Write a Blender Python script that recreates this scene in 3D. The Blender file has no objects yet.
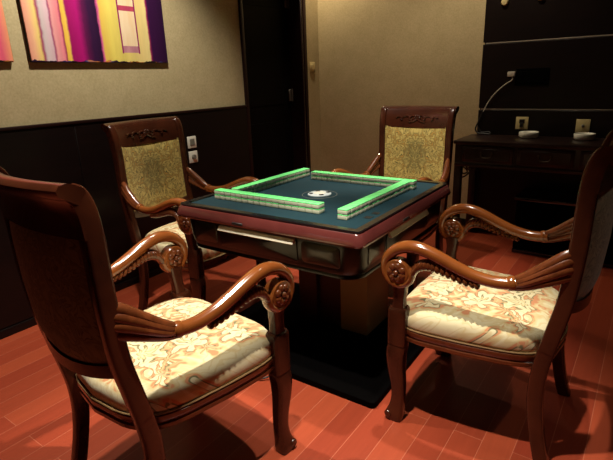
import bpy, bmesh, math, random
from mathutils import Vector, Matrix
random.seed(7)
PI = math.pi
C = bpy.context.scene.collection
SC = bpy.context.scene

# ------------------------------------------------------------------ camera
F, PITCH, ROLL, YAW = 481.93, 0.3042, -0.0361, 0.6242
CAM = Vector((1.3077, -1.9393, 1.3293))
fw = Vector((-math.sin(YAW)*math.cos(PITCH), math.cos(YAW)*math.cos(PITCH), -math.sin(PITCH)))
r0 = Vector((math.cos(YAW), math.sin(YAW), 0)); u0 = r0.cross(fw)
r1 = math.cos(ROLL)*r0 + math.sin(ROLL)*u0
u1 = -math.sin(ROLL)*r0 + math.cos(ROLL)*u0
cd = bpy.data.cameras.new('camera'); cam = bpy.data.objects.new('camera', cd); C.objects.link(cam)
cam.matrix_world = Matrix(((r1.x, u1.x, -fw.x, CAM.x), (r1.y, u1.y, -fw.y, CAM.y), (r1.z, u1.z, -fw.z, CAM.z), (0, 0, 0, 1)))
cd.sensor_width = 36; cd.sensor_fit = 'HORIZONTAL'; cd.lens = F/613*36; cd.clip_start = .02
SC.camera = cam
vs = SC.view_settings
vs.view_transform = 'Standard'; vs.look = 'None'; vs.gamma = 1; vs.use_curve_mapping = False
vs.exposure = 0.0
try:
    SC.cycles.use_denoising = True; SC.cycles.diffuse_bounces = 2
except Exception: pass

# ------------------------------------------------------------------ materials
def lin(c):
    return tuple((x/12.92 if x <= .04045 else ((x+.055)/1.055)**2.4) for x in (v/255 for v in c)) + (1,)

class NT:
    def __init__(s, name):
        s.m = bpy.data.materials.new(name); s.m.use_nodes = True
        s.t = s.m.node_tree; s.b = s.t.nodes['Principled BSDF']
    def n(s, kind, **kw):
        nd = s.t.nodes.new('ShaderNode'+kind)
        for k, v in kw.items(): setattr(nd, k, v)
        return nd
    def l(s, a, b): s.t.links.new(a, b)
    def val(s, sock, v):
        if hasattr(v, 'links') or hasattr(v, 'is_linked'): s.l(v, sock)
        else: sock.default_value = v
    def math(s, op, a, b=0.0, c=None):
        nd = s.n('Math', operation=op); s.val(nd.inputs[0], a); s.val(nd.inputs[1], b)
        if c is not None: s.val(nd.inputs[2], c)
        return nd.outputs[0]
    def mix(s, f, a, b):
        nd = s.n('Mix', data_type='RGBA'); s.val(nd.inputs[0], f); s.val(nd.inputs[6], a); s.val(nd.inputs[7], b)
        return nd.outputs[2]
    def ramp(s, f, stops, interp='LINEAR'):
        nd = s.n('ValToRGB'); cr = nd.color_ramp; cr.interpolation = interp
        while len(cr.elements) < len(stops): cr.elements.new(.5)
        for e, (p, c) in zip(cr.elements, stops): e.position = p; e.color = c
        s.val(nd.inputs[0], f); return nd.outputs[0]
    def coord(s, scale=(1, 1, 1), kind='Object'):
        tc = s.n('TexCoord'); mp = s.n('Mapping'); mp.inputs['Scale'].default_value = scale
        s.l(tc.outputs[kind], mp.inputs[0]); return mp.outputs[0]
    def noise(s, vec, scale, detail=3, rough=.5):
        nd = s.n('TexNoise'); s.l(vec, nd.inputs['Vector']); nd.inputs['Scale'].default_value = scale
        nd.inputs['Detail'].default_value = detail; nd.inputs['Roughness'].default_value = rough
        return nd.outputs[0]
    def base(s, v): s.val(s.b.inputs['Base Color'], v)
    def bump(s, h, strength=.3, dist=.002):
        nd = s.n('Bump'); nd.inputs['Strength'].default_value = strength; nd.inputs['Distance'].default_value = dist
        s.l(h, nd.inputs['Height']); s.l(nd.outputs[0], s.b.inputs['Normal'])

def plain(name, rgb, rough=.5, metal=0, coat=0, spec=.5, mottled=.06):
    t = NT(name); c = lin(rgb)
    v = t.noise(t.coord(), 25)
    k = t.math('MULTIPLY_ADD', v, 2*mottled, 1-mottled)
    nd = t.n('Mix', data_type='RGBA', blend_type='MULTIPLY'); nd.inputs[0].default_value = 1
    nd.inputs[6].default_value = c; t.l(k, nd.inputs[7]); t.base(nd.outputs[2])
    t.b.inputs['Roughness'].default_value = rough; t.b.inputs['Metallic'].default_value = metal
    t.b.inputs['Coat Weight'].default_value = coat; t.b.inputs['Coat Roughness'].default_value = .1
    t.b.inputs['Specular IOR Level'].default_value = spec
    return t.m

def wood(name, dark, light, rough=.3, coat=.4, scale=(6, 60, 6), nscale=1.0, spec=.5):
    t = NT(name); v = t.coord(scale)
    a = t.noise(v, nscale, 5, .6); b = t.noise(t.coord(), 3, 2)
    f = t.math('ADD', t.math('MULTIPLY', a, .7), t.math('MULTIPLY', b, .3))
    t.base(t.ramp(f, [(.32, lin(dark)), (.68, lin(light))]))
    t.b.inputs['Roughness'].default_value = rough; t.b.inputs['Coat Weight'].default_value = coat
    t.b.inputs['Coat Roughness'].default_value = .12; t.b.inputs['Specular IOR Level'].default_value = spec
    return t.m

def fabric(name, ground, motif, pale, line, s=7.0, off=0.0, medal=None, rough=.85):
    t = NT(name)
    tc = t.n('TexCoord'); sp = t.n('SeparateXYZ'); t.l(tc.outputs['Object'], sp.inputs[0])
    x = t.math('ABSOLUTE', sp.outputs[0]); y = t.math('ADD', t.math('ADD', sp.outputs[1], sp.outputs[2]), off)
    cb = t.n('CombineXYZ'); t.l(x, cb.inputs[0]); t.l(y, cb.inputs[1]); p = cb.outputs[0]
    nz = t.n('TexNoise'); t.l(p, nz.inputs['Vector']); nz.inputs['Scale'].default_value = 13; nz.inputs['Detail'].default_value = 2
    sub = t.n('VectorMath', operation='SUBTRACT'); t.l(nz.outputs[1], sub.inputs[0]); sub.inputs[1].default_value = (.5, .5, .5)
    sc = t.n('VectorMath', operation='SCALE'); t.l(sub.outputs[0], sc.inputs[0]); sc.inputs['Scale'].default_value = .11
    ad = t.n('VectorMath', operation='ADD'); t.l(p, ad.inputs[0]); t.l(sc.outputs[0], ad.inputs[1])
    vo = t.n('TexVoronoi'); vo.feature = 'F1'; t.l(ad.outputs[0], vo.inputs['Vector']); vo.inputs['Scale'].default_value = s
    d = vo.outputs['Distance']
    # angle round each motif centre gives leaf lobes
    df = t.n('VectorMath', operation='SUBTRACT'); t.l(ad.outputs[0], df.inputs[0]); t.l(vo.outputs['Position'], df.inputs[1])
    s2 = t.n('SeparateXYZ'); t.l(df.outputs[0], s2.inputs[0])
    ang = t.math('ARCTAN2', s2.outputs[1], s2.outputs[0])
    lob = t.math('ABSOLUTE', t.math('SINE', t.math('MULTIPLY', ang, 3.5)))
    dd = t.math('SUBTRACT', d, t.math('MULTIPLY', lob, .17))
    col = t.ramp(dd, [(0, lin(pale)), (.10, lin(motif)), (.125, lin(line)), (.14, lin(line)), (.165, lin(pale)), (.325, lin(pale)), (.34, lin(line)), (.365, lin(line)), (.38, lin(ground)), (.44, lin(ground)), (.47, lin(motif)), (.60, lin(pale))])
    wv = t.n('TexWave'); t.l(ad.outputs[0], wv.inputs['Vector']); wv.inputs['Scale'].default_value = 14; wv.inputs['Distortion'].default_value = 9; wv.inputs['Detail'].default_value = 1
    wm = t.ramp(wv.outputs[1], [(.78, (0, 0, 0, 1)), (.9, (1, 1, 1, 1))])
    col = t.mix(t.math('MULTIPLY', wm, .55), col, lin(motif))
    if medal:
        zz = t.math('SUBTRACT', sp.outputs[2], .80); rr = t.math('SQRT', t.math('ADD', t.math('POWER', t.math('MULTIPLY', sp.outputs[0], 1.25), 2), t.math('POWER', zz, 2)))
        a2 = t.math('ARCTAN2', zz, sp.outputs[0]); pet = t.math('ABSOLUTE', t.math('SINE', t.math('MULTIPLY', a2, 4)))
        e = t.math('SUBTRACT', rr, t.math('MULTIPLY', pet, .03))
        mk = t.ramp(t.math('MULTIPLY', e, 4), [(.30, (1, 1, 1, 1)), (.42, (0, 0, 0, 1))])
        st = t.math('ABSOLUTE', t.math('SINE', t.math('MULTIPLY', a2, 9)))
        gcol = t.mix(t.math('MULTIPLY', st, .5), lin(medal), col)
        col = t.mix(t.math('MULTIPLY', mk, .55), col, gcol)
    t.base(col)
    t.b.inputs['Roughness'].default_value = rough; t.b.inputs['Sheen Weight'].default_value = .15
    t.b.inputs['Specular IOR Level'].default_value = .25
    wx = t.noise(t.coord((1, 1, 1)), 420, 1)
    t.bump(t.math('ADD', t.math('MULTIPLY', wx, .4), t.math('MULTIPLY', dd, 1.2)), .35, .0025)
    return t.m

M = {}
M['wood'] = wood('chair_wood', (45, 20, 12), (70, 33, 18), .25, .25, (9, 9, 9), spec=.4)
M['wood_arm_lit'] = wood('arm_wood_lit', (110, 57, 24), (140, 79, 34), .18, .6, (9, 9, 9))  # same varnish as the frame, lightened to paint in the light on the arms
M['wood_dark'] = wood('carved_wood', (78, 38, 18), (114, 59, 29), .25, .45, (30, 30, 30))
M['cushion'] = fabric('cushion_damask', (204, 140, 98), (208, 186, 134), (222, 210, 170), (122, 116, 80), 6.6)
M['back'] = fabric('back_damask', (168, 132, 62), (132, 116, 62), (186, 164, 92), (84, 82, 44), 12, .3, medal=(70, 76, 44))
M['back_rear'] = fabric('rear_damask', (122, 110, 80), (104, 96, 70), (130, 120, 88), (84, 78, 56), 12, .3)
M['nails'] = plain('welt_cord', (140, 112, 74), .5)
M['felt'] = plain('table_felt', (10, 41, 49), .75, mottled=.05, spec=.2)
M['black_gloss'] = plain('black_gloss', (20, 20, 22), .16, coat=.5)
M['rim'] = wood('maroon_lacquer', (74, 32, 30), (96, 45, 41), .18, .7, (3, 3, 3))
M['body'] = plain('table_body_lacquer', (10, 7, 7), .3, coat=.1, spec=.35)
M['panel'] = plain('smoked_panel', (32, 30, 23), .3, coat=.15)
M['silver'] = plain('silver_plastic', (206, 200, 178), .35)
M['pedestal'] = plain('pedestal_brown', (46, 24, 18), .4)
M['pedestal_olive_lit'] = plain('pedestal_olive_lit', (150, 136, 88), .5)  # light on the pedestal's right side, put into the colour
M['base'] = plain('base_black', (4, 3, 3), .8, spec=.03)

M['dial'] = plain('dial_plastic', (190, 200, 200), .4)
M['tile_green'] = plain('tile_green', (112, 226, 132), .3, mottled=.02)
M['tile_white'] = plain('tile_white', (216, 218, 188), .35, mottled=.03)
M['white'] = plain('white_plastic', (226, 222, 206), .35)
M['cream'] = plain('cream_plastic', (214, 196, 140), .4)
M['grey'] = plain('grey_plastic', (120, 116, 104), .4)
M['black'] = plain('black_plastic', (10, 10, 10), .5)
M['dark'] = wood('espresso_wood', (13, 7, 6), (24, 13, 11), .4, .05, (4, 4, 30), spec=.25)
M['desk'] = wood('desk_wood', (24, 12, 9), (42, 23, 18), .35, .15, (30, 4, 4), spec=.3)
M['metal'] = plain('brushed_metal', (176, 168, 152), .4, metal=.25)
M['antique'] = plain('antique_brass', (62, 50, 36), .4, metal=.6)
M['hinge'] = plain('dull_steel', (92, 88, 82), .45, metal=.4)
M['canvas_edge_shaded'] = plain('canvas_edge_shaded', (26, 18, 22), .8)  # dark colour paints the shade on the canvas sides
M['porcelain'] = plain('porcelain', (232, 230, 214), .2, coat=.3)
M['door'] = wood('door_wood', (5, 3, 3), (10, 6, 5), .6, 0, (4, 30, 4), spec=.08)
M['casing'] = wood('casing_wood', (26, 10, 9), (38, 15, 13), .45, .0, (4, 4, 30), spec=.25)
M['cable_white'] = plain('pale_cable', (190, 184, 168), .4)

def wallpaper():
    t = NT('wallpaper'); v = t.coord()
    n = t.noise(v, 90, 3, .6); n2 = t.noise(v, 8, 2)
    f = t.math('ADD', t.math('MULTIPLY', n, .7), t.math('MULTIPLY', n2, .3))
    t.base(t.ramp(f, [(.3, lin((172, 156, 116))), (.7, lin((197, 180, 140)))]))
    t.b.inputs['Roughness'].default_value = .7; t.b.inputs['Specular IOR Level'].default_value = .2
    t.bump(n, .15, .001); return t.m
M['wallpaper'] = wallpaper()
M['ceiling'] = plain('ceiling_paint', (70, 62, 52), .9)
M['far_wall'] = plain('dark_wall_covering', (58, 50, 36), .8)

def floor_mat():
    t = NT('cherry_floor_planks')
    tc = t.n('TexCoord'); sp = t.n('SeparateXYZ'); t.l(tc.outputs['Object'], sp.inputs[0])
    cb = t.n('CombineXYZ'); t.l(t.math('ADD', sp.outputs[1], 10.3), cb.inputs[0]); t.l(t.math('ADD', sp.outputs[0], 0.885+10*.108), cb.inputs[1])
    br = t.n('TexBrick'); t.l(cb.outputs[0], br.inputs['Vector'])
    br.inputs['Scale'].default_value = 1; br.inputs['Brick Width'].default_value = 1.5; br.inputs['Row Height'].default_value = .108
    br.inputs['Mortar Size'].default_value = .0012; br.inputs['Mortar Smooth'].default_value = .2
    br.offset = .37; br.offset_frequency = 2
    br.inputs['Color1'].default_value = lin((152, 60, 38)); br.inputs['Color2'].default_value = lin((173, 77, 48)); br.inputs['Mortar'].default_value = lin((196, 110, 82))
    g = t.n('Mapping'); g.inputs['Scale'].default_value = (40, 3, 1); t.l(tc.outputs['Object'], g.inputs[0])
    n = t.noise(g.outputs[0], 1.2, 6, .65)
    k = t.math('MULTIPLY_ADD', n, .34, .73)
    nd = t.n('Mix', data_type='RGBA', blend_type='MULTIPLY'); nd.inputs[0].default_value = 1
    t.l(br.outputs[0], nd.inputs[6]); t.l(k, nd.inputs[7]); t.base(nd.outputs[2])
    t.b.inputs['Roughness'].default_value = .38; t.b.inputs['Specular IOR Level'].default_value = .35
    t.bump(t.math('ADD', t.math('MULTIPLY', n, .25), t.math('MULTIPLY', br.outputs[1], -1)), .15, .001)
    return t.m
M['floor'] = floor_mat()

def painting(name, y0, y1, stops, window=False):
    """abstract stripes: u runs along the wall, v up"""
    t = NT(name)
    tc = t.n('TexCoord'); sp = t.n('SeparateXYZ'); t.l(tc.outputs['Object'], sp.inputs[0])
    y, z = sp.outputs[1], sp.outputs[2]
    mp = t.n('Mapping'); mp.inputs['Scale'].default_value = (1, 14, 2.0); t.l(tc.outputs['Object'], mp.inputs[0])
    n = t.noise(mp.outputs[0], 1.5, 4, .6); nf = t.noise(tc.outputs['Object'], 22, 3, .6)
    w = t.math('MULTIPLY', t.math('SUBTRACT', nf, .5), .016)
    u = t.math('ADD', t.math('DIVIDE', t.math('SUBTRACT', y, y0), y1-y0), w)
    col = t.ramp(u, stops)
    k = t.math('MULTIPLY_ADD', n, .5, .75)
    nd = t.n('Mix', data_type='RGBA', blend_type='MULTIPLY'); nd.inputs[0].default_value = .8
    t.l(col, nd.inputs[6]); t.l(k, nd.inputs[7]); col = nd.outputs[2]
    def box(a, b, lo, hi):
        f = t.math('MULTIPLY', t.math('GREATER_THAN', y, a), t.math('LESS_THAN', y, b))
        return t.math('MULTIPLY', f, t.math('MULTIPLY', t.math('GREATER_THAN', z, lo), t.math('LESS_THAN', z, hi)))
    if window:
        mag = lin((140, 24, 92)); yw = t.math('ADD', t.math('MULTIPLY', z, 0.0), 0)
        for a, b in ((.037, .047), (.158, .168)):
            col = t.mix(box(a, b, .055, 1.2), col, mag)
        pane = t.mix(n, lin((240, 226, 200)), lin((226, 180, 120)))
        col = t.mix(box(.047, .158, .06, 1.2), col, pane)
        col = t.mix(box(.047, .158, .06, .10), col, t.mix(n, lin((120, 24, 88)), lin((226, 170, 170))))
        col = t.mix(box(.047, .158, .305, .335), col, t.mix(nf, mag, lin((210, 90, 90))))
    edge = t.math('ADD', z, t.math('MULTIPLY', t.math('SUBTRACT', nf, .55), .035))
    low = t.math('LESS_THAN', edge, .006)
    n3 = t.noise(tc.outputs['Object'], 7, 1)
    lowc = t.ramp(n3, [(.40, lin((36, 10, 40))), (.47, lin((60, 60, 120))), (.55, lin((206, 130, 50))), (.62, lin((20, 10, 20)))])
    col = t.mix(low, col, lowc)
    t.base(col); t.b.inputs['Roughness'].default_value = .6; t.b.inputs['Specular IOR Level'].default_value = .2
    return t.m

# ------------------------------------------------------------------ mesh helpers
def finish(name, bm, mat, parent=None, sharp=38, loc=None):
    bmesh.ops.recalc_face_normals(bm, faces=bm.faces)
    ang = math.radians(sharp)
    for e in bm.edges:
        e.smooth = not (len(e.link_faces) == 2 and e.calc_face_angle(0) > ang)
    for f in bm.faces: f.smooth = True
    me = bpy.data.meshes.new(name); bm.to_mesh(me); bm.free()
    for m in (mat if isinstance(mat, (list, tuple)) else [mat]): me.materials.append(M[m] if isinstance(m, str) else m)
    o = bpy.data.objects.new(name, me); C.objects.link(o)
    if parent is not None: o.parent = parent
    if loc: o.location = loc
    return o

def props(o, label, cat, group=None):
    o['label'] = label; o['category'] = cat
    if group: o['group'] = group
    return o

def thing(name, label, cat, loc=(0, 0, 0), rz=0, group=None):
    o = bpy.data.objects.new(name, None); C.objects.link(o); o.location = loc; o.rotation_euler = (0, 0, rz)
    o.empty_display_size = .1
    return props(o, label, cat, group)

def struct(name, bm, mat, parent=None):
    o = finish(name, bm, mat, parent)
    o['kind'] = 'structure'; return o

def box(bm, x0, x1, y0, y1, z0, z1, bev=0.0, seg=2, mi=0):
    r = bmesh.ops.create_cube(bm, size=1)
    vs_ = r['verts']
    for v in vs_:
        v.co = Vector(((x0+x1)/2+v.co.x*(x1-x0), (y0+y1)/2+v.co.y*(y1-y0), (z0+z1)/2+v.co.z*(z1-z0)))
    fs = list({f for v in vs_ for f in v.link_faces})
    for f in fs: f.material_index = mi
    if bev:
        es = list({e for v in vs_ for e in v.link_edges})
        bmesh.ops.bevel(bm, geom=es, offset=bev, segments=seg, profile=.5, affect='EDGES', material=-1)
    return vs_

def rings(bm, rr, close=True, cap=True, mi=0):
    """loft a list of rings (each a list of points)"""
    V = [[bm.verts.new(p) for p in r] for r in rr]
    n = len(rr[0]); fs = []
    for a, b in zip(V, V[1:]):
        for i in range(n if close else n-1):
            j = (i+1) % n
            fs.append(bm.faces.new((a[i], a[j], b[j], b[i])))
    if cap:
        for r in (V[0], V[-1]):
            c = sum((v.co for v in r), Vector())/n; cv = bm.verts.new(c)
            for i in range(n): fs.append(bm.faces.new((r[i], r[(i+1) % n], cv)))
    for f in fs: f.material_index = mi
    return V

def cr(pts, k):
    """Catmull-Rom through tuples of any length"""
    P = [pts[0]]+list(pts)+[pts[-1]]; out = []
    for i in range(1, len(P)-2):
        a, b, c, d = P[i-1], P[i], P[i+1], P[i+2]
        for j in range(k):
            t = j/k
            out.append(tuple(.5*((2*q)+(-p+r)*t+(2*p-5*q+4*r-s)*t*t+(-p+3*q-3*r+s)*t**3) for p, q, r, s in zip(a, b, c, d)))
    out.append(tuple(pts[-1])); return out

def sec_round(n): return [(math.cos(2*PI*i/n), math.sin(2*PI*i/n)) for i in range(n)]
def sec_box(n=16, e=.35):
    o = []
    for i in range(n):
        a = 2*PI*(i+.5)/n; c, s = math.cos(a), math.sin(a)
        o.append((math.copysign(abs(c)**e, c), math.copysign(abs(s)**e, s)))
    return o

def sweep(bm, pts, k=4, sec=None, axis=(1, 0, 0), mi=0, cap=True):
    """pts: (x,y,z,ha,hb): half sizes along the axis and across it"""
    sec = sec or sec_round(12); A0 = Vector(axis)
    q = cr(pts, k) if k > 1 else [tuple(p) for p in pts]; R = []
    for i, p in enumerate(q):
        a = Vector(q[max(0, i-1)][:3]); b = Vector(q[min(len(q)-1, i+1)][:3]); T = (b-a).normalized()
        A = (A0-T*A0.dot(T)).normalized(); B = T.cross(A)
        c = Vector(p[:3]); R.append([c+A*(p[3]*s)+B*(p[4]*t) for s, t in sec])
    return rings(bm, R, True, cap, mi)

def tube(bm, pts, r, k=4, n=8, mi=0):
    """round tube with a parallel-transported frame"""
    q = cr([tuple(p)+((r,) if len(p) == 3 else ()) for p in pts], k); R = []; A = None
    for i, p in enumerate(q):
        T = (Vector(q[min(len(q)-1, i+1)][:3])-Vector(q[max(0, i-1)][:3])).normalized()
        if A is None: A = T.orthogonal().normalized()
        A = (A-T*A.dot(T)).normalized(); B = T.cross(A); c = Vector(p[:3])
        R.append([c+A*(p[3]*math.cos(2*PI*j/n))+B*(p[3]*math.sin(2*PI*j/n)) for j in range(n)])
    rings(bm, R, True, True, mi)

def lathe(bm, prof, n=24, M4=None, mi=0):
    R = []
    for r, z in prof:
        ring = [Vector((r*math.cos(2*PI*i/n), r*math.sin(2*PI*i/n), z)) for i in range(n)]
        R.append([M4 @ p if M4 else p for p in ring])
    rings(bm, R, True, True, mi)

def blob(bm, c, rx, ry, rz, u=8, v=6, M4=None):
    r = bmesh.ops.create_uvsphere(bm, u_segments=u, v_segments=v, radius=1)
    for w in r['verts']:
        p = Vector((w.co.x*rx, w.co.y*ry, w.co.z*rz))
        if M4: p = M4 @ p
        w.co = p+Vector(c)

def rsq(h, r, z, n=5, hy=None):
    """rounded square ring"""
    hy = hy or h; o = []
    for cx, cy, a0 in ((h-r, hy-r, 0), (-h+r, hy-r, PI/2), (-h+r, -hy+r, PI), (h-r, -hy+r, 3*PI/2)):
        for i in range(n+1):
            a = a0+PI/2*i/n; o.append(Vector((cx+r*math.cos(a), cy+r*math.sin(a), z)))
    return o

def lay(name, items):
    pass

def dup(root, loc, rz, label, name=None):
    r = root.copy(); C.objects.link(r); r.location = loc; r.rotation_euler = (0, 0, rz); r['label'] = label
    for ch in list(root.children):
        c = ch.copy(); C.objects.link(c); c.parent = r
        for g in list(ch.children):
            d = g.copy(); C.objects.link(d); d.parent = c
    return r

# ------------------------------------------------------------------ the room
XL, YB, ZC = -1.515, 2.297, 2.75
XR, YF = 2.9, -3.4
bm = bmesh.new(); box(bm, XL-.3, XR+.1, YF-.1, YB+.1, -.06, 0); struct('floor', bm, 'floor')
bm = bmesh.new(); box(bm, XL-.3, XR+.1, YF-.1, YB+.1, ZC, ZC+.08); struct('ceiling', bm, 'ceiling')
DY0, DY1, DZ = 1.20, 2.03, 2.12
bm = bmesh.new()
box(bm, XL-.2, XL, YF, DY0, 0, ZC); box(bm, XL-.2, XL, DY1, YB, 0, ZC); box(bm, XL-.2, XL, DY0, DY1, DZ, ZC)
box(bm, XL-.26, XL-.2, DY0-.1, DY1+.1, 0, DZ+.1)
struct('wall_left', bm, 'wallpaper')
bm = bmesh.new(); box(bm, XL-.2, XR+.1, YB, YB+.1, 0, ZC); struct('wall_back', bm, 'wallpaper')
bm = bmesh.new(); box(bm, XR, XR+.1, YF, YB, 0, ZC); struct('wall_right', bm, 'far_wall')
bm = bmesh.new(); box(bm, XL-.2, XR+.1, YF-.1, YF, 0, ZC); struct('wall_front', bm, 'far_wall')
# wainscot with cap and grooves
WE = 1.164
bm = bmesh.new()
seams = [YF, -2.6, -1.85, -1.1, -.36, .38, WE]
for a, b in zip(seams, seams[1:]): box(bm, XL, XL+.016, a+.002, b-.002, .055, 1.125, .003, 1)
box(bm, XL, XL+.010, YF, WE, .05, 1.125)
tr = struct('trim_1', bm, 'dark')
bm = bmesh.new(); box(bm, XL, XL+.024, YF, WE, 1.12, 1.138, .004, 2); c_ = struct('trim_2', bm, 'casing')
bm = bmesh.new(); box(bm, XL, XL+.022, YF, WE, 0, .05, .004, 2); struct('baseboard_left', bm, 'dark')
bm = bmesh.new(); box(bm, XL, 0.08, YB-.016, YB, 0, .07, .004, 2); struct('baseboard_back', bm, 'dark')
# door: casing, leaf, hinges
bm = bmesh.new()
for a, b in ((WE, DY0), (DY1, 2.072)): box(bm, XL-.001, XL+.018, a, b, 0, DZ+.04, .004, 2)
box(bm, XL-.001, XL+.018, DY0, DY1, DZ, DZ+.04, .004, 2)
for a, b in ((DY0, DY0+.02), (DY1-.02, DY1)): box(bm, XL-.19, XL, a, b, 0, DZ, .002, 1)
box(bm, XL-.19, XL, DY0+.02, DY1-.02, DZ-.02, DZ, .002, 1)
struct('trim_3', bm, 'casing')
bm = bmesh.new(); box(bm, XL-.195, XL-.15, DY0+.022, DY1-.022, .005, DZ-.022, .003, 1)
for z0, z1 in ((.2, .95), (1.1, 1.95)):
    box(bm, XL-.152, XL-.146, DY0+.14, DY1-.14, z0, z1, .005, 1)
door = struct('door_1', bm, 'door')
for z in (1.18, 2.02):
    bm = bmesh.new(); box(bm, XL-.15, XL-.135, DY1-.066, DY1-.024, z-.055, z+.055, .004, 1)
    lathe(bm, [(.0, -.06), (.008, -.06), (.008, .06), (.0, .06)], 10, Matrix.Translation((XL-.13, DY1-.028, z)))
    h = struct('hinge', bm, 'hinge', door)

# ------------------------------------------------------------------ pictures on the left wall
def S(rgb): return lin(rgb)
u_ = lambda y: (y+.538)/(.388+.538)
st = [(0, S((226, 150, 130))), (.035, S((236, 178, 140))), (.07, S((236, 206, 120))), (.085, S((150, 40, 90))),
      (.10, S((206, 190, 190))), (.145, S((216, 180, 190))), (.155, S((150, 50, 100))), (.165, S((232, 160, 160))), (.21, S((230, 130, 140))),
      (.222, S((140, 20, 80))), (.23, S((226, 180, 70))), (.25, S((230, 190, 80))), (.262, S((150, 10, 90))), (.33, S((170, 14, 110))),
      (.37, S((90, 14, 70))), (.41, S((48, 12, 56))), (.465, S((40, 10, 50))), (.478, S((214, 90, 150))), (.49, S((222, 186, 84))),
      (.55, S((224, 204, 98))), (.62, S((216, 196, 100))), (.78, S((226, 200, 130))), (.845, S((232, 210, 140))), (.855, S((150, 30, 90))), (.868, S((52, 12, 60))), (1, S((40, 8, 48)))]
# warp the stop positions from picture fractions to wall fractions happens in the stops themselves
big = painting('painting_stripes', -.538, .388, st, True)
small = painting('painting_peach', -1.36, -.625, [(0, S((236, 150, 60))), (.3, S((230, 90, 110))), (.6, S((232, 150, 90))), (.8, S((236, 120, 130))), (.93, S((226, 90, 120))), (1, S((236, 160, 110)))])
def canvas(y0, y1, m, label):
    bm = bmesh.new()
    box(bm, XL+.001, XL+.026, y0, y1, 0, .92, .003, 1)
    bmesh.ops.recalc_face_normals(bm, faces=bm.faces)
    for f in bm.faces: f.material_index = 0 if f.normal.x > .6 else 1
    o = finish('canvas_picture', bm, [m, 'canvas_edge_shaded']); o.location = (0, 0, 1.465)
    return props(o, label, 'painting', None)
canvas(-.538, .388, big, 'large abstract canvas with pink, yellow and dark purple vertical stripes on the left wall')
canvas(-1.36, -.628, small, 'peach and pink canvas cut off by the left edge of the photo')

# ------------------------------------------------------------------ switches
def plate(name, label, cat, mats, fn, group=None):
    root = thing(name, label, cat, (0, 0, 0), 0, group); fn(root); return root
def wall_switch(y, z, w, label, kind):
    root = thing('wall_switch', label, 'switch', (XL+(.016 if kind != 'strip' else 0), y, z))
    bm = bmesh.new(); box(bm, .0005, .009, -w/2, w/2, -w/2-.002, w/2+.002, .003, 2); finish('plate', bm, 'cream' if kind == 'strip' else 'white', root)
    bm = bmesh.new()
    if kind == 'dimmer':
        lathe(bm, [(.0, .008), (.019, .008), (.017, .022), (.0, .023)], 18, Matrix.Rotation(PI/2, 4, 'Y')); finish('knob', bm, 'grey', root)
    else:
        box(bm, .008, .013, -w*.28, w*.28, -w*.3, w*.3, .002, 1); finish('rocker', bm, 'grey' if kind == 'rocker' else 'cream', root)
wall_switch(.527, .906, .082, 'white switch plate with square rocker on the dark wainscot, upper of two', 'rocker')
wall_switch(.527, .797, .082, 'white plate with round dimmer knob on the dark wainscot, below the rocker switch', 'dimmer')
wall_switch(2.17, 1.437, .082, 'small cream switch plate on the narrow wall strip beside the dark door', 'strip')

# ------------------------------------------------------------------ dark wall panel with its fittings
PX0, PX1, PY = .11, 2.2, 2.2
pr = thing('media_wall_panel', 'tall espresso wood wall panel with two thin metal strips behind the desk', 'wall panel', (PX0, PY, 0))
bm = bmesh.new(); box(bm, 0, PX1-PX0, 0, YB-PY-.001, 0, 1.035, .003, 1); box(bm, 0, PX1-PX0, 0, YB-PY-.001, 1.05, 1.537, .003, 1); box(bm, 0, PX1-PX0, 0, YB-PY-.001, 1.552, ZC-.002, .003, 1)
box(bm, .01, PX1-PX0-.01, .012, YB-PY-.001, 0, ZC-.002); finish('panel_boards', bm, 'dark', pr)
for z in (1.0425, 1.5445):
    bm = bmesh.new(); box(bm, .02, PX1-PX0, .003, .013, z-.0045, z+.0045, .001, 1); finish('metal_strip', bm, 'metal', pr)
def socket(x, z, label, plug):
    r = thing('wall_socket', label, 'socket', (x, PY, z))
    bm = bmesh.new(); box(bm, -.046, .046, -.009, -.0005, -.048, .048, .003, 2); finish('plate', bm, 'cream', r)
    bm = bmesh.new()
    if plug:
        box(bm, -.02, .02, -.013, -.008, -.002, .03, .002, 1); box(bm, -.012, .012, -.03, -.012, -.03, .004, .004, 2)
        finish('jack', bm, 'black', r)
    else:
        lathe(bm, [(0, .008), (.012, .008), (.010, .016), (.004, .02), (0, .02)], 14, Matrix.Rotation(PI/2, 4, 'X')); finish('jack', bm, 'grey', r)
socket(.456, .937, 'cream wall socket with a dark plug in it, above the desk', True)
socket(.879, .926, 'cream aerial socket with a small round jack, above the desk', False)
r = thing('recessed_wall_box', 'black rectangular opening in the dark panel beside the pale plug', 'wall box', (.50, PY, 1.283))
bm = bmesh.new(); box(bm, -.125, .115, -.006, -.0005, -.062, .062, .002, 1); finish('cover', bm, 'base', r)
bm = bmesh.new(); box(bm, -.10, .09, -.010, -.005, -.042, .042, .002, 1); finish('insert', bm, 'base', r)
r = thing('power_plug', 'pale plug with thin cable drooping down the dark panel', 'plug', (.345, PY, 1.305))
bm = bmesh.new(); box(bm, -.025, .03, -.03, -.0005, -.016, .022, .004, 2); finish('plug_body', bm, 'cable_white', r)
bm = bmesh.new(); tube(bm, [(.01, -.02, -.015), (.012, -.022, -.04), (-.04, -.022, -.075), (-.10, -.02, -.13), (-.155, -.018, -.205), (-.19, -.018, -.28)], .0042); finish('cable', bm, 'cable_white', r)
bm = bmesh.new(); tube(bm, [(-.19, -.018, -.28), (-.222, -.02, -.36), (-.24, -.03, -.42), (-.215, -.035, -.452), (-.17, -.04, -.455), (-.12, -.04, -.458), (-.13, -.03, -.44), (-.19, -.03, -.445), (-.225, -.025, -.40)], .006); finish('cable_end', bm, 'black', r)
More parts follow.
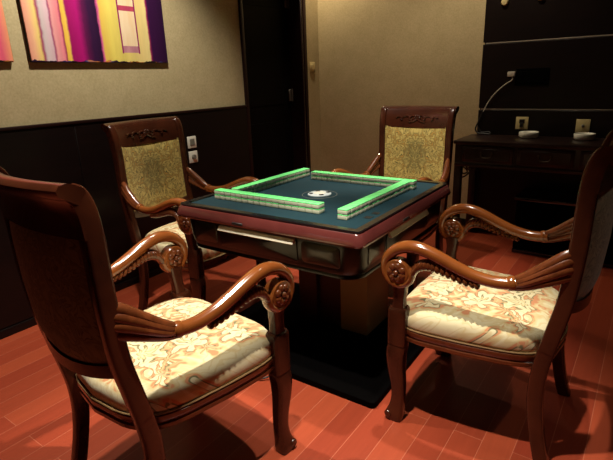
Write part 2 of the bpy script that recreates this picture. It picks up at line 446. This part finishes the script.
for x, z, s in ((.252, 1.83, 'first'), (.50, 1.836, 'second')):
    bm = bmesh.new(); lathe(bm, [(0, 0), (.026, 0), (.026, .012), (.02, .02), (0, .022)], 20, Matrix.Translation((x, PY-.0005, z)) @ Matrix.Rotation(PI/2, 4, 'X'))
    props(finish('cap', bm, 'cream'), 'pale round cap on the dark wall panel, %s from its left edge' % s, 'cap', 'round caps on the dark panel').name = 'mounting_cap'

# ------------------------------------------------------------------ desk
DX0, DX1, DYF, DYB, DZT = .085, 1.72, 1.745, 2.19, .842
dk = thing('desk', 'dark wooden desk with drawers against the espresso wall panel', 'desk', (0, 0, 0))
bm = bmesh.new(); box(bm, DX0-.012, DX1+.012, DYF-.012, DYB, DZT-.028, DZT, .006, 2); finish('desktop', bm, 'desk', dk)
bm = bmesh.new(); box(bm, DX0, DX1, DYF+.006, DYB, .66, DZT-.028); box(bm, DX0, DX1, DYF-.004, DYF+.02, .645, .672, .005, 2); finish('apron', bm, 'desk', dk)
nd_ = 4; wd = (DX1-DX0-.06)/nd_
for i in range(nd_):
    a = DX0+.06+i*wd; b = a+wd-.03
    bm = bmesh.new(); box(bm, a, b, DYF-.008, DYF+.01, .685, .803, .004, 2); box(bm, a+.02, b-.02, DYF-.011, DYF, .70, .788, .003, 1)
    d = finish('drawer', bm, 'desk', dk); cx = (a+b)/2
    bm = bmesh.new()
    for s in (-1, 1): lathe(bm, [(0, 0), (.009, 0), (.007, .012), (0, .014)], 10, Matrix.Translation((cx+s*.04, DYF-.011, .755)) @ Matrix.Rotation(PI/2, 4, 'X'))
    tube(bm, [(cx-.04, DYF-.02, .752), (cx-.032, DYF-.026, .73), (cx, DYF-.028, .722), (cx+.032, DYF-.026, .73), (cx+.04, DYF-.02, .752)], .0035); finish('bail_pull', bm, 'antique', d)
for x in (DX0, DX1-.055):
    for y in (DYF, DYB-.055):
        bm = bmesh.new(); box(bm, x, x+.055, y, y+.055, 0, .66, .005, 2); finish('leg', bm, 'desk', dk)
for s, x in ((1, DX0+.055), (-1, DX1-.055)):
    bm = bmesh.new(); y = DYF+.03
    for pts in ([(0, .64), (.03, .625), (.045, .60), (.02, .585), (0, .59)], [(0, .555), (.02, .56), (.05, .585), (.08, .62), (.12, .645)], [(.03, .645), (.05, .62), (.075, .61), (.07, .635), (.05, .63)]):
        tube(bm, [(x+s*(px-.003), y, pz) for px, pz in pts], .0065, 4, 6)
    finish('corner_bracket', bm, 'desk', dk)

def ashtray(x, y, label):
    bm = bmesh.new()
    lathe(bm, [(.0, 0), (.058, 0), (.067, .008), (.071, .040), (.068, .044), (.062, .040), (.056, .012), (.0, .010)], 32)
    for a in range(3): pass
    o = finish('ashtray', bm, 'porcelain', None, 60, (x, y, DZT+.0005)); return props(o, label, 'ashtray', 'ashtrays on the desk')
ashtray(.54, 2.06, 'white round ashtray on the desk, under the socket with the dark plug')
ashtray(.912, 2.06, 'white round ashtray on the desk, nearest the carved chair back')

# low black cabinet below the desk
lc = thing('low_cabinet', 'low black lacquered cabinet standing under the dark desk', 'cabinet', (.55, 1.80, 0))
bm = bmesh.new(); box(bm, 0, .95, .02, .36, .03, .41, .004, 1); finish('carcass', bm, 'base', lc)
bm = bmesh.new(); box(bm, -.015, .965, 0, .37, .41, .437, .006, 2); finish('top', bm, 'black_gloss', lc)
bm = bmesh.new(); box(bm, 0, .95, .0, .36, 0, .03, .006, 2); finish('plinth', bm, 'black_gloss', lc)
for i in range(2):
    bm = bmesh.new(); box(bm, .012+i*.47, .468+i*.47, .008, .022, .045, .395, .004, 1); d = finish('door', bm, 'base', lc)
    bm = bmesh.new(); tube(bm, [(.42+i*.1, .01, .24), (.42+i*.1, -.006, .245), (.42+i*.1, -.006, .305), (.42+i*.1, .01, .31)], .004); finish('handle', bm, 'black', d)

# ------------------------------------------------------------------ mahjong table
ZT = .79
tb = thing('mahjong_table', 'square automatic mahjong table with teal felt and maroon rim', 'table', (0, 0, 0), .0138)
bm = bmesh.new()
rings(bm, [rsq(.478, .016, ZT-.012), rsq(.482, .016, ZT-.004), rsq(.480, .015, ZT), rsq(.452, .006, ZT), rsq(.449, .005, ZT-.008)], True, False)
finish('border_frame', bm, 'black_gloss', tb)
bm = bmesh.new(); rings(bm, [rsq(.450, .006, ZT-.014), rsq(.4505, .006, ZT-.006)]); finish('felt', bm, 'felt', tb)
bm = bmesh.new()
rings(bm, [rsq(.474, .03, ZT-.014), rsq(.485, .028, ZT-.010), rsq(.491, .03, ZT-.016), rsq(.501, .034, ZT-.044), rsq(.503, .036, ZT-.053), rsq(.500, .036, ZT-.060), rsq(.492, .04, ZT-.063), rsq(.47, .05, ZT-.066)], True, True); finish('rim', bm, 'rim', tb)
bm = bmesh.new()
prof = [(.472, .73, .07), (.474, .712, .075), (.474, .68, .08), (.473, .64, .085), (.468, .610, .085), (.460, .592, .085), (.463, .586, .085), (.463, .577, .085), (.44, .568, .08)]
rings(bm, [rsq(h, r, z, 8) for h, z, r in prof]); body = finish('body', bm, 'body', tb)
def ring_y(z):
    for (h, a, _), (h2, b, _) in zip(prof, prof[1:]):
        if b <= z <= a: return h+(h2-h)*(a-z)/(a-b)
    return .46
def side_panel(bm, x0, x1, z0, z1, out, M4, r=.018):
    # curved plate that follows the tapering body
    N = 8; rr = []
    def outline(ins):
        o = []
        for cx, cz, a0 in ((x1-r, z1-r, 0), (x0+r, z1-r, PI/2), (x0+r, z0+r, PI), (x1-r, z0+r, 3*PI/2)):
            for i in range(5):
                a = a0+PI/2*i/4; o.append((cx+(r-ins)*math.cos(a), cz+(r-ins)*math.sin(a)))
        return o
    for ins, dep in ((0, -.004), (0, out-.002), (.003, out)):
        rr.append([M4 @ Vector((x, -(ring_y(z)+dep), z)) for x, z in outline(ins)])
    rings(bm, rr)
for k in range(4):
    R = Matrix.Rotation(k*PI/2, 4, 'Z')
    bm = bmesh.new(); side_panel(bm, -.235, .195, .615, .716, .006, R, .012); d = finish('drawer', bm, 'body', tb)
    bm = bmesh.new()
    pts = [R @ Vector((x, -(ring_y(.708)+.011), .708-.003*math.cos(x*3))) for x in (-.228, -.1, .05, .188)]
    vv = box(bm, -.228, .188, -.012, .006, -.012, .011, .004, 2)
    for v in bm.verts:
        if v.co.z > 0: v.co.y += .010
        v.co = R @ Vector((v.co.x, v.co.y-(ring_y(.706)+.012), v.co.z+.706))
    finish('pull_strip', bm, 'silver', d)
    for a, b in ((.215, .395), (-.395, -.255)):
        bm = bmesh.new(); side_panel(bm, a, b, .622, .712, .004, R); finish('side_panel', bm, 'panel', tb)
    bm = bmesh.new(); box(bm, -.03, .03, -.5045, -.49, -.006, .006, .002, 1)
    for v in bm.verts: v.co = R @ Vector((v.co.x-.10, v.co.y, v.co.z+.744))
    finish('slot', bm, 'black', tb)
    for q in ((0, .07) if k == 0 else ()):
        bm = bmesh.new(); box(bm, .412-.015, .412+.015, -.275+q-.016, -.275+q+.016, ZT-.0062, ZT-.0048)
        for v in bm.verts: v.co = R @ v.co
        finish('felt_slot', bm, 'black', tb)
# dice dome in the middle of the felt
bm = bmesh.new(); T = Matrix.Translation((.012, -.02, ZT-.0062))
lathe(bm, [(.084, 0), (.0855, .0009), (.087, 0)], 48, T); finish('dial_ring', bm, 'grey', tb)
bm = bmesh.new(); lathe(bm, [(.0, 0), (.058, 0), (.058, .004), (.053, .007), (.0, .009)], 48, T); dome = finish('dice_dial', bm, 'dial', tb)
bm = bmesh.new(); lathe(bm, [(.030, .007), (.030, .0085), (.027, .0095), (.020, .0105), (.010, .011), (.0, .0112)], 32, T); finish('dome', bm, 'white', dome)
for k in range(4):
    a = k*PI/2+PI/4; bm = bmesh.new()
    box(bm, -.008, .008, -.010, .010, 0, .004, .001, 1)
    for v in bm.verts: v.co = T @ (Matrix.Rotation(a, 4, 'Z') @ (v.co+Vector((.0425, 0, .006))))
    finish('dial_button', bm, 'black', dome)
# pedestal and base
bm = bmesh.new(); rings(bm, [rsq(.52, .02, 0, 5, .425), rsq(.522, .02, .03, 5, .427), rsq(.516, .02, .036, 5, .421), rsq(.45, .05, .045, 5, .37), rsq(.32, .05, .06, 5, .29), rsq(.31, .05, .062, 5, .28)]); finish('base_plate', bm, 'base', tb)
bm = bmesh.new(); box(bm, -.145, -.03, -.01, .26, .058, .572, .006, 2); box(bm, -.03, .11, .02, .24, .058, .572); finish('pedestal', bm, 'pedestal', tb)
bm = bmesh.new(); box(bm, .108, .265, 0.0, .25, .06, .572, .008, 2); finish('pedestal_lit_face', bm, 'pedestal_olive_lit', tb)  # box added as the pedestal's right face, its olive painting the light there

# tiles: four walls, seventeen stacks, two layers
bm = bmesh.new()
TW, TL, TH = .0355, .045, .0222
box(bm, -TW/2+.0004, TW/2-.0004, -TL/2, TL/2, 0, TH*.84, .0026, 2, 0)
box(bm, -TW/2+.0004, TW/2-.0004, -TL/2, TL/2, TH*.70, TH-.0003, .0022, 2, 1)
for f in bm.faces:
    f.material_index = 1 if f.calc_center_median().z > TH*.84 else 0
tile0 = finish('mahjong_tile', bm, ['tile_white', 'tile_green'], None, 50)
ORD = 'first second third fourth fifth sixth seventh eighth ninth tenth eleventh twelfth thirteenth fourteenth fifteenth sixteenth seventeenth'.split()
rows = [ # start point, direction, heading of tile, name, end
    ((-.400, -.306), (1, 0), 'row along the front rim', 'left'),
    ((.342, -.352), (0, 1), 'row on the right-hand side', 'near'),
    ((-.235, .287), (1, 0), 'row along the far rim', 'left'),
    ((-.326, -.262), (0, 1), 'row on the left-hand side', 'near')]
first = True
for (sx, sy), (dx, dy), rn, en in rows:
    for i in range(17):
        for lv in range(2):
            o = tile0 if first else tile0.copy()
            if not first: C.objects.link(o)
            first = False
            j = (i+.5)*(TW+.0007)
            o.location = (sx+dx*j+random.uniform(-.0006, .0006)*dy, sy+dy*j+random.uniform(-.0006, .0006)*dx, ZT-.0058+lv*TH)
            o.rotation_euler = (0, 0, (PI/2 if dy else 0)+random.uniform(-.004, .004))
            props(o, 'mahjong tile, %s from the %s end, %s layer, %s' % (ORD[i], en, 'upper' if lv else 'lower', rn), 'mahjong tile', 'mahjong tiles in four double rows')
# flex under the table
bm = bmesh.new()
tube(bm, [(-.19, -.03, .565), (-.195, -.06, .40), (-.17, -.20, .25), (-.12, -.36, .16), (-.05, -.44, .10), (.02, -.475, .03), (-.05, -.53, .006), (-.14, -.50, .006), (-.16, -.46, .02), (-.12, -.44, .05), (-.10, -.45, .012), (-.3, -.44, .006)], .0045, 5, 6)
finish('power_cord', bm, 'black', tb)

# ------------------------------------------------------------------ armchair (front is +Y)
STILE = [(.245, -.338, 0), (.242, -.322, .05), (.238, -.300, .15), (.235, -.286, .25), (.236, -.287, .35), (.238, -.302, .45), (.237, -.322, .55), (.236, -.340, .65), (.239, -.352, .80), (.240, -.356, .96), (.242, -.363, 1.045), (.243, -.377, 1.09), (.244, -.388, 1.107)]
def stile_y(z):
    for a, b in zip(STILE, STILE[1:]):
        if a[2] <= z <= b[2]: return a[1]+(b[1]-a[1])*(z-a[2])/(b[2]-a[2])
    return STILE[-1][1]
def stile_x(z):
    for a, b in zip(STILE, STILE[1:]):
        if a[2] <= z <= b[2]: return a[0]+(b[0]-a[0])*(z-a[2])/(b[2]-a[2])
    return STILE[-1][0]
BOW = .038
def seat_outline(s, z, n=56, yoff=0):
    o = []
    for i in range(n):
        a = 2*PI*i/n; c, q = math.cos(a), math.sin(a); e = .28
        u = math.copysign(abs(c)**e, c); v = math.copysign(abs(q)**e, q)
        hw = .262+.026*v+.018*(1-v*v)
        y = -.03+v*.245
        y += (.03*(1-u*u) if v > 0 else -.055*(1-u*u))*abs(v)
        o.append(Vector((u*hw*s, -.03+(y+.03)*s+yoff, z)))
    return o
def rosette(bm, cx, s):
    # seven-petal flower on the face of a scroll, facing +-x
    for k in range(7):
        a = 2*PI*k/7
        blob(bm, (cx, .2+.0235*math.cos(a), .652+.0235*math.sin(a)), .008, .0135, .0135, 10, 6)
    blob(bm, (cx+s*.005, .2, .652), .008, .010, .010, 8, 6)
def make_chair(label):
    t = thing('armchair', label, 'chair', (0, 0, 0), 0, 'carved armchairs round the mahjong table')
    for s in (-1, 1):
        # rear leg and back post
        lo = [p for p in STILE if p[2] <= .46]; hi = [p for p in STILE if p[2] >= .44]
        bm = bmesh.new(); sweep(bm, [(s*x, y, z, .020 if z > .02 else .021, .026 if z > .2 else .024) for x, y, z in lo], 4, sec_box()); finish('leg', bm, 'wood', t)
        bm = bmesh.new()
        sweep(bm, [(s*x, y, z, .0215, .026 if z < 1.10 else .022) for x, y, z in hi], 4, sec_box())
        finish('back_post', bm, 'wood', t)
        # front leg
        bm = bmesh.new()
        sweep(bm, [(s*.279, .203, .345, .029, .036), (s*.279, .203, .37, .029, .037), (s*.279, .203, .48, .029, .037), (s*.279, .203, .494, .028, .036), (s*.279, .203, .502, .025, .031)], 1, sec_box())
        sweep(bm, [(s*.279, .203, .35, .026, .033), (s*.279, .203, .335, .029, .037), (s*.281, .208, .30, .0295, .037), (s*.281, .206, .24, .026, .033), (s*.279, .198, .17, .0225, .028), (s*.278, .196, .11, .0215, .026), (s*.279, .201, .06, .0235, .029), (s*.281, .208, .025, .028, .035), (s*.281, .208, .0, .027, .033)], 4, sec_box(16, .45))
        lathe(bm, [(0, -.032), (.012, -.032), (.016, -.027), (.016, .027), (.012, .032), (0, .032)], 14, Matrix.Translation((s*.281, .228, .027)) @ Matrix.Rotation(PI/2, 4, 'Y'))
        finish('leg', bm, 'wood', t)
        # arm support between leg block and scroll
        bm = bmesh.new(); sweep(bm, [(s*.282, .2, .495, .021, .024), (s*.284, .199, .53, .019, .022), (s*.287, .196, .57, .020, .024), (s*.29, .198, .61, .022, .03)], 4, sec_box()); finish('arm_support', bm, 'wood', t)
        # armrest with scroll
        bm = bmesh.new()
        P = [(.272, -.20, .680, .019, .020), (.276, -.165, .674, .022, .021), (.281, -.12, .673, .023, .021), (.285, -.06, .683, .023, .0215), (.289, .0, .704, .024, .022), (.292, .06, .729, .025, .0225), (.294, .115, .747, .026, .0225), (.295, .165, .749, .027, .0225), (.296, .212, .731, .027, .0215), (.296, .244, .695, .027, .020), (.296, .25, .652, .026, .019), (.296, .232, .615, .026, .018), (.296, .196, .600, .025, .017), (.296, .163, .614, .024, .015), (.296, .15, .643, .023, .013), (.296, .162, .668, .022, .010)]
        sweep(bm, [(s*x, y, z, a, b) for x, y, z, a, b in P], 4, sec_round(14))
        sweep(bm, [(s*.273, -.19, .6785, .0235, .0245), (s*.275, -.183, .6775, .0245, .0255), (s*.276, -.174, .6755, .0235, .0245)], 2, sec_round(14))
        ar = finish('armrest', bm, 'wood_arm_lit', t)
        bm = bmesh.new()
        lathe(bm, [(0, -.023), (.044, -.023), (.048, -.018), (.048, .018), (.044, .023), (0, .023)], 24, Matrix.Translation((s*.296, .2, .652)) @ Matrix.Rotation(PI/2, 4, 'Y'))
        finish('scroll_drum', bm, 'wood_arm_lit', ar)
        for q in (-1, 1):
            bm = bmesh.new(); rosette(bm, s*.296+q*.024, q); finish('rosette', bm, 'wood_dark', ar)
        # fluted leaf carving from collar up to the post
        bm = bmesh.new()
        for k, (za, zb, xa) in enumerate(((.694, .802, 0), (.684, .778, .006), (.674, .752, .008), (.664, .725, .004))):
            sweep(bm, [(s*(.272+xa*.5), -.188, za-.002, .013, .010), (s*(.270+xa), -.225, za+(zb-za)*.18, .016, .014), (s*(.262+xa), -.28, za+(zb-za)*.58, .017, .016), (s*(.250+xa), -.325, za+(zb-za)*.9, .014, .017), (s*(.244+xa*.5), -.352, zb, .009, .012)], 4, sec_round(10))
        finish('leaf_carving', bm, 'wood_dark', ar)
        # gadrooned strip hanging below the arm
        bm = bmesh.new()
        path = cr([(.286, -.075, .660), (.288, -.03, .667), (.290, .02, .682), (.292, .065, .696), (.293, .10, .698), (.294, .128, .684), (.295, .142, .662)], 5)
        for i, p in enumerate(path[::2]):
            a = i/(len(path[::2])-1)
            blob(bm, (s*p[0], p[1], p[2]-.007), .020+.004*a, .0105+.002*a, .018+.006*a, 8, 6, Matrix.Rotation(-.5+.9*a, 4, 'X'))
        tube(bm, [(s*p[0], p[1], p[2]+.004, .012) for p in path[::3]], .012, 3, 8)
        finish('gadroon_carving', bm, 'wood_dark', ar)
    # seat frame and cushion
    bm = bmesh.new()
    rings(bm, [seat_outline(.90, .362), seat_outline(.99, .362), seat_outline(1.01, .367), seat_outline(1.012, .380), seat_outline(.998, .385), seat_outline(1.004, .390), seat_outline(1.018, .398), seat_outline(1.015, .410), seat_outline(.99, .414), seat_outline(.9, .414)], True, True)
    finish('seat_frame', bm, 'wood_dark', t)
    bm = bmesh.new()
    R = [seat_outline(s, z) for s, z in ((.95, .412), (.985, .416), (1.002, .43), (1.0, .452), (.985, .470), (.955, .483), (.90, .494), (.80, .505), (.65, .514), (.45, .520), (.22, .523))]
    # soft irregularities
    for r in R[4:]:
        for p in r: p.z += .004*math.sin(p.x*19+1)*math.cos(p.y*15)
    rings(bm, R); cu = finish('seat_cushion', bm, 'cushion', t, 60)
    bm = bmesh.new(); o = [p+Vector((0, 0, 0)) for p in seat_outline(1.006, .418, 112)]
    n = len(o); rr = []
    for i, p in enumerate(o+[o[0]]):
        T = (o[(i+1) % n]-o[i-1 if i < n else -1]).normalized(); N = Vector((T.y, -T.x, 0)); k = .003*(1+.25*math.sin(i*2.4))
        rr.append([p+N*(k*math.cos(2*PI*j/6))+Vector((0, 0, k*math.sin(2*PI*j/6))) for j in range(6)])
    rings(bm, rr, True, False); finish('welt', bm, 'nails', cu)
    # backrest pad
    bm = bmesh.new(); NU, NV = 16, 12; fr, bk = [], []
    for j in range(NV+1):
        v = j/NV; rowf, rowb = [], []
        for i in range(NU+1):
            u = -1+2*i/NU
            z = .628-.035*(1-u*u)*(1-v)+(1.0-.628)*v
            x = u*(stile_x(z)-.017); y = stile_y(z)-BOW*(1-u*u)
            puff = (1-u**6)*(1-(2*v-1)**6)
            rowf.append(Vector((x, y+.012+.016*puff, z))); rowb.append(Vector((x, y-.014-.016*puff, z)))
        fr.append(rowf); bk.append(rowb)
    loop = lambda g: g[0]+[r[-1] for r in g[1:]]+g[-1][-2::-1]+[r[0] for r in g[-2:0:-1]]
    def grid(g):
        V = [[bm.verts.new(p) for p in r] for r in g]
        for a, b in zip(V, V[1:]):
            for i in range(len(a)-1): bm.faces.new((a[i], a[i+1], b[i+1], b[i]))
        return V
    a, b = grid(fr), grid(bk)
    la, lb = loop(a), loop(b)
    for i in range(len(la)): bm.faces.new((la[i], la[(i+1) % len(la)], lb[(i+1) % len(lb)], lb[i]))
    bm.faces.ensure_lookup_table()
    for f in bm.faces[NU*NV:2*NU*NV]: f.material_index = 1
    finish('backrest_pad', bm, ['back', 'back_rear'], t, 50)
    # crest rail, bottom rail (bowed)
    def rail(name, secpts, wfun, m):
        bm = bmesh.new(); rr = []
        for i in range(21):
            u = -1+2*i/20; rr.append([Vector((u*wfun(z), y-BOW*(1-u*u), z+dz*(1-u*u))) for y, z, dz in secpts])
        rings(bm, rr); return finish(name, bm, m, t, 50)
    C1 = []
    zs = [.99, 1.03, 1.06, 1.083, 1.10, 1.112]
    for z in zs: C1.append((stile_y(z)+.021, z, 0))
    C1 += [(-.386, 1.124, 0), (-.403, 1.130, 0), (-.421, 1.127, 0), (-.429, 1.116, 0), (-.425, 1.103, 0), (-.412, 1.093, 0)]
    for z in (1.078, 1.05, 1.02, .99): C1.append((stile_y(z)-.024, z, 0))
    cst = rail('crest_rail', C1, lambda z: stile_x(min(z, 1.10))+.0205+(.003 if z > 1.10 else 0), 'wood')
    bm = bmesh.new()
    yc = lambda x, z: stile_y(z)+.0225-BOW*(1-(x/.25)**2)
    for s in (-1, 1):
        for pts in ([(0, 1.035), (.02, 1.05), (.045, 1.045), (.055, 1.03), (.042, 1.022), (.034, 1.032)], [(.05, 1.04), (.075, 1.05), (.10, 1.045), (.115, 1.032), (.105, 1.024)], [(.0, 1.03), (.03, 1.015), (.06, 1.012)], [(.10, 1.04), (.13, 1.046), (.15, 1.04)]):
            tube(bm, [(s*x, yc(x, z+.016), z+.016, .006) for x, z in pts], .006, 4, 6)
    for k in range(5):
        a = PI*(.1+.8*k/4); blob(bm, (.018*math.cos(a), yc(0, 1.046), 1.044+.022*math.sin(a)), .008, .006, .010)
    finish('crest_carving', bm, 'wood', cst)
    B1 = [(.022, .592, -.03), (.022, .632, -.033), (-.024, .632, -.033), (-.024, .592, -.03)]
    rail('bottom_rail', [(stile_y(.6)+dy, z, dz) for dy, z, dz in B1], lambda z: stile_x(z)-.012, 'wood')
    return t

chair = make_chair('carved armchair nearest the camera at lower left, seen from behind')
chair.location = (.050, -.978, 0); chair.rotation_euler = (0, 0, -.084)
dup(chair, (.824, -.128, 0), 1.575, 'carved armchair at right, seen side-on with its back to the picture edge')
dup(chair, (-.785, -.085, 0), -1.51, 'carved armchair with its back to the dark wainscot under the striped painting')
dup(chair, (-.012, .80, 0), 3.095, 'carved armchair behind the mahjong table, in front of the tan back wall')

# ------------------------------------------------------------------ lights: ceiling downlights and added fill spots
W_ = bpy.data.worlds.new('world'); SC.world = W_; W_.use_nodes = True
W_.node_tree.nodes['Background'].inputs[0].default_value = (1, .85, .65, 1); W_.node_tree.nodes['Background'].inputs[1].default_value = 0.0
def spot(x, y, power, ang=110, blend=.6, rad=.035, col=(1, .86, .68), aim=None):
    ld = bpy.data.lights.new('downlight_or_fill', 'SPOT'); o = bpy.data.objects.new('downlight_or_fill', ld); C.objects.link(o)
    o.location = (x, y, ZC-.03); ld.energy = power; ld.spot_size = math.radians(ang); ld.spot_blend = blend; ld.shadow_soft_size = rad; ld.color = col
    if aim:
        o.rotation_euler = (Vector(aim)-o.location).to_track_quat('-Z', 'Y').to_euler()
    return o
WARM = (1, .91, .78)
spot(.64, -1.08, 280, 60, .5, .03, WARM)
spot(.50, -.14, 150, 44, .6, .03, WARM)
spot(-.42, -.88, 170, 60, .45, .03, WARM)
spot(.02, .30, 230, 46, .7, .03, WARM, aim=(.0, .70, .8))  # fill added to brighten the far chair's back
spot(-.72, -.25, 130, 100, .6, .04, (1, .92, .78), aim=(-1.35, -.25, 1.3))
spot(-1.36, 1.98, 62, 120, .8, .04, (1, .82, .58), aim=(-1.1, 2.2, 1.2))
spot(.05, 1.62, 42, 110, .8, .04, (1, .84, .62), aim=(.2, 2.1, .6))  # fill added to light the back wall more evenly
spot(2.2, -.2, 22, 90, .8, .04, WARM)  # weak fill added for the outer back of the right chair
SC.view_settings.exposure = 0.0
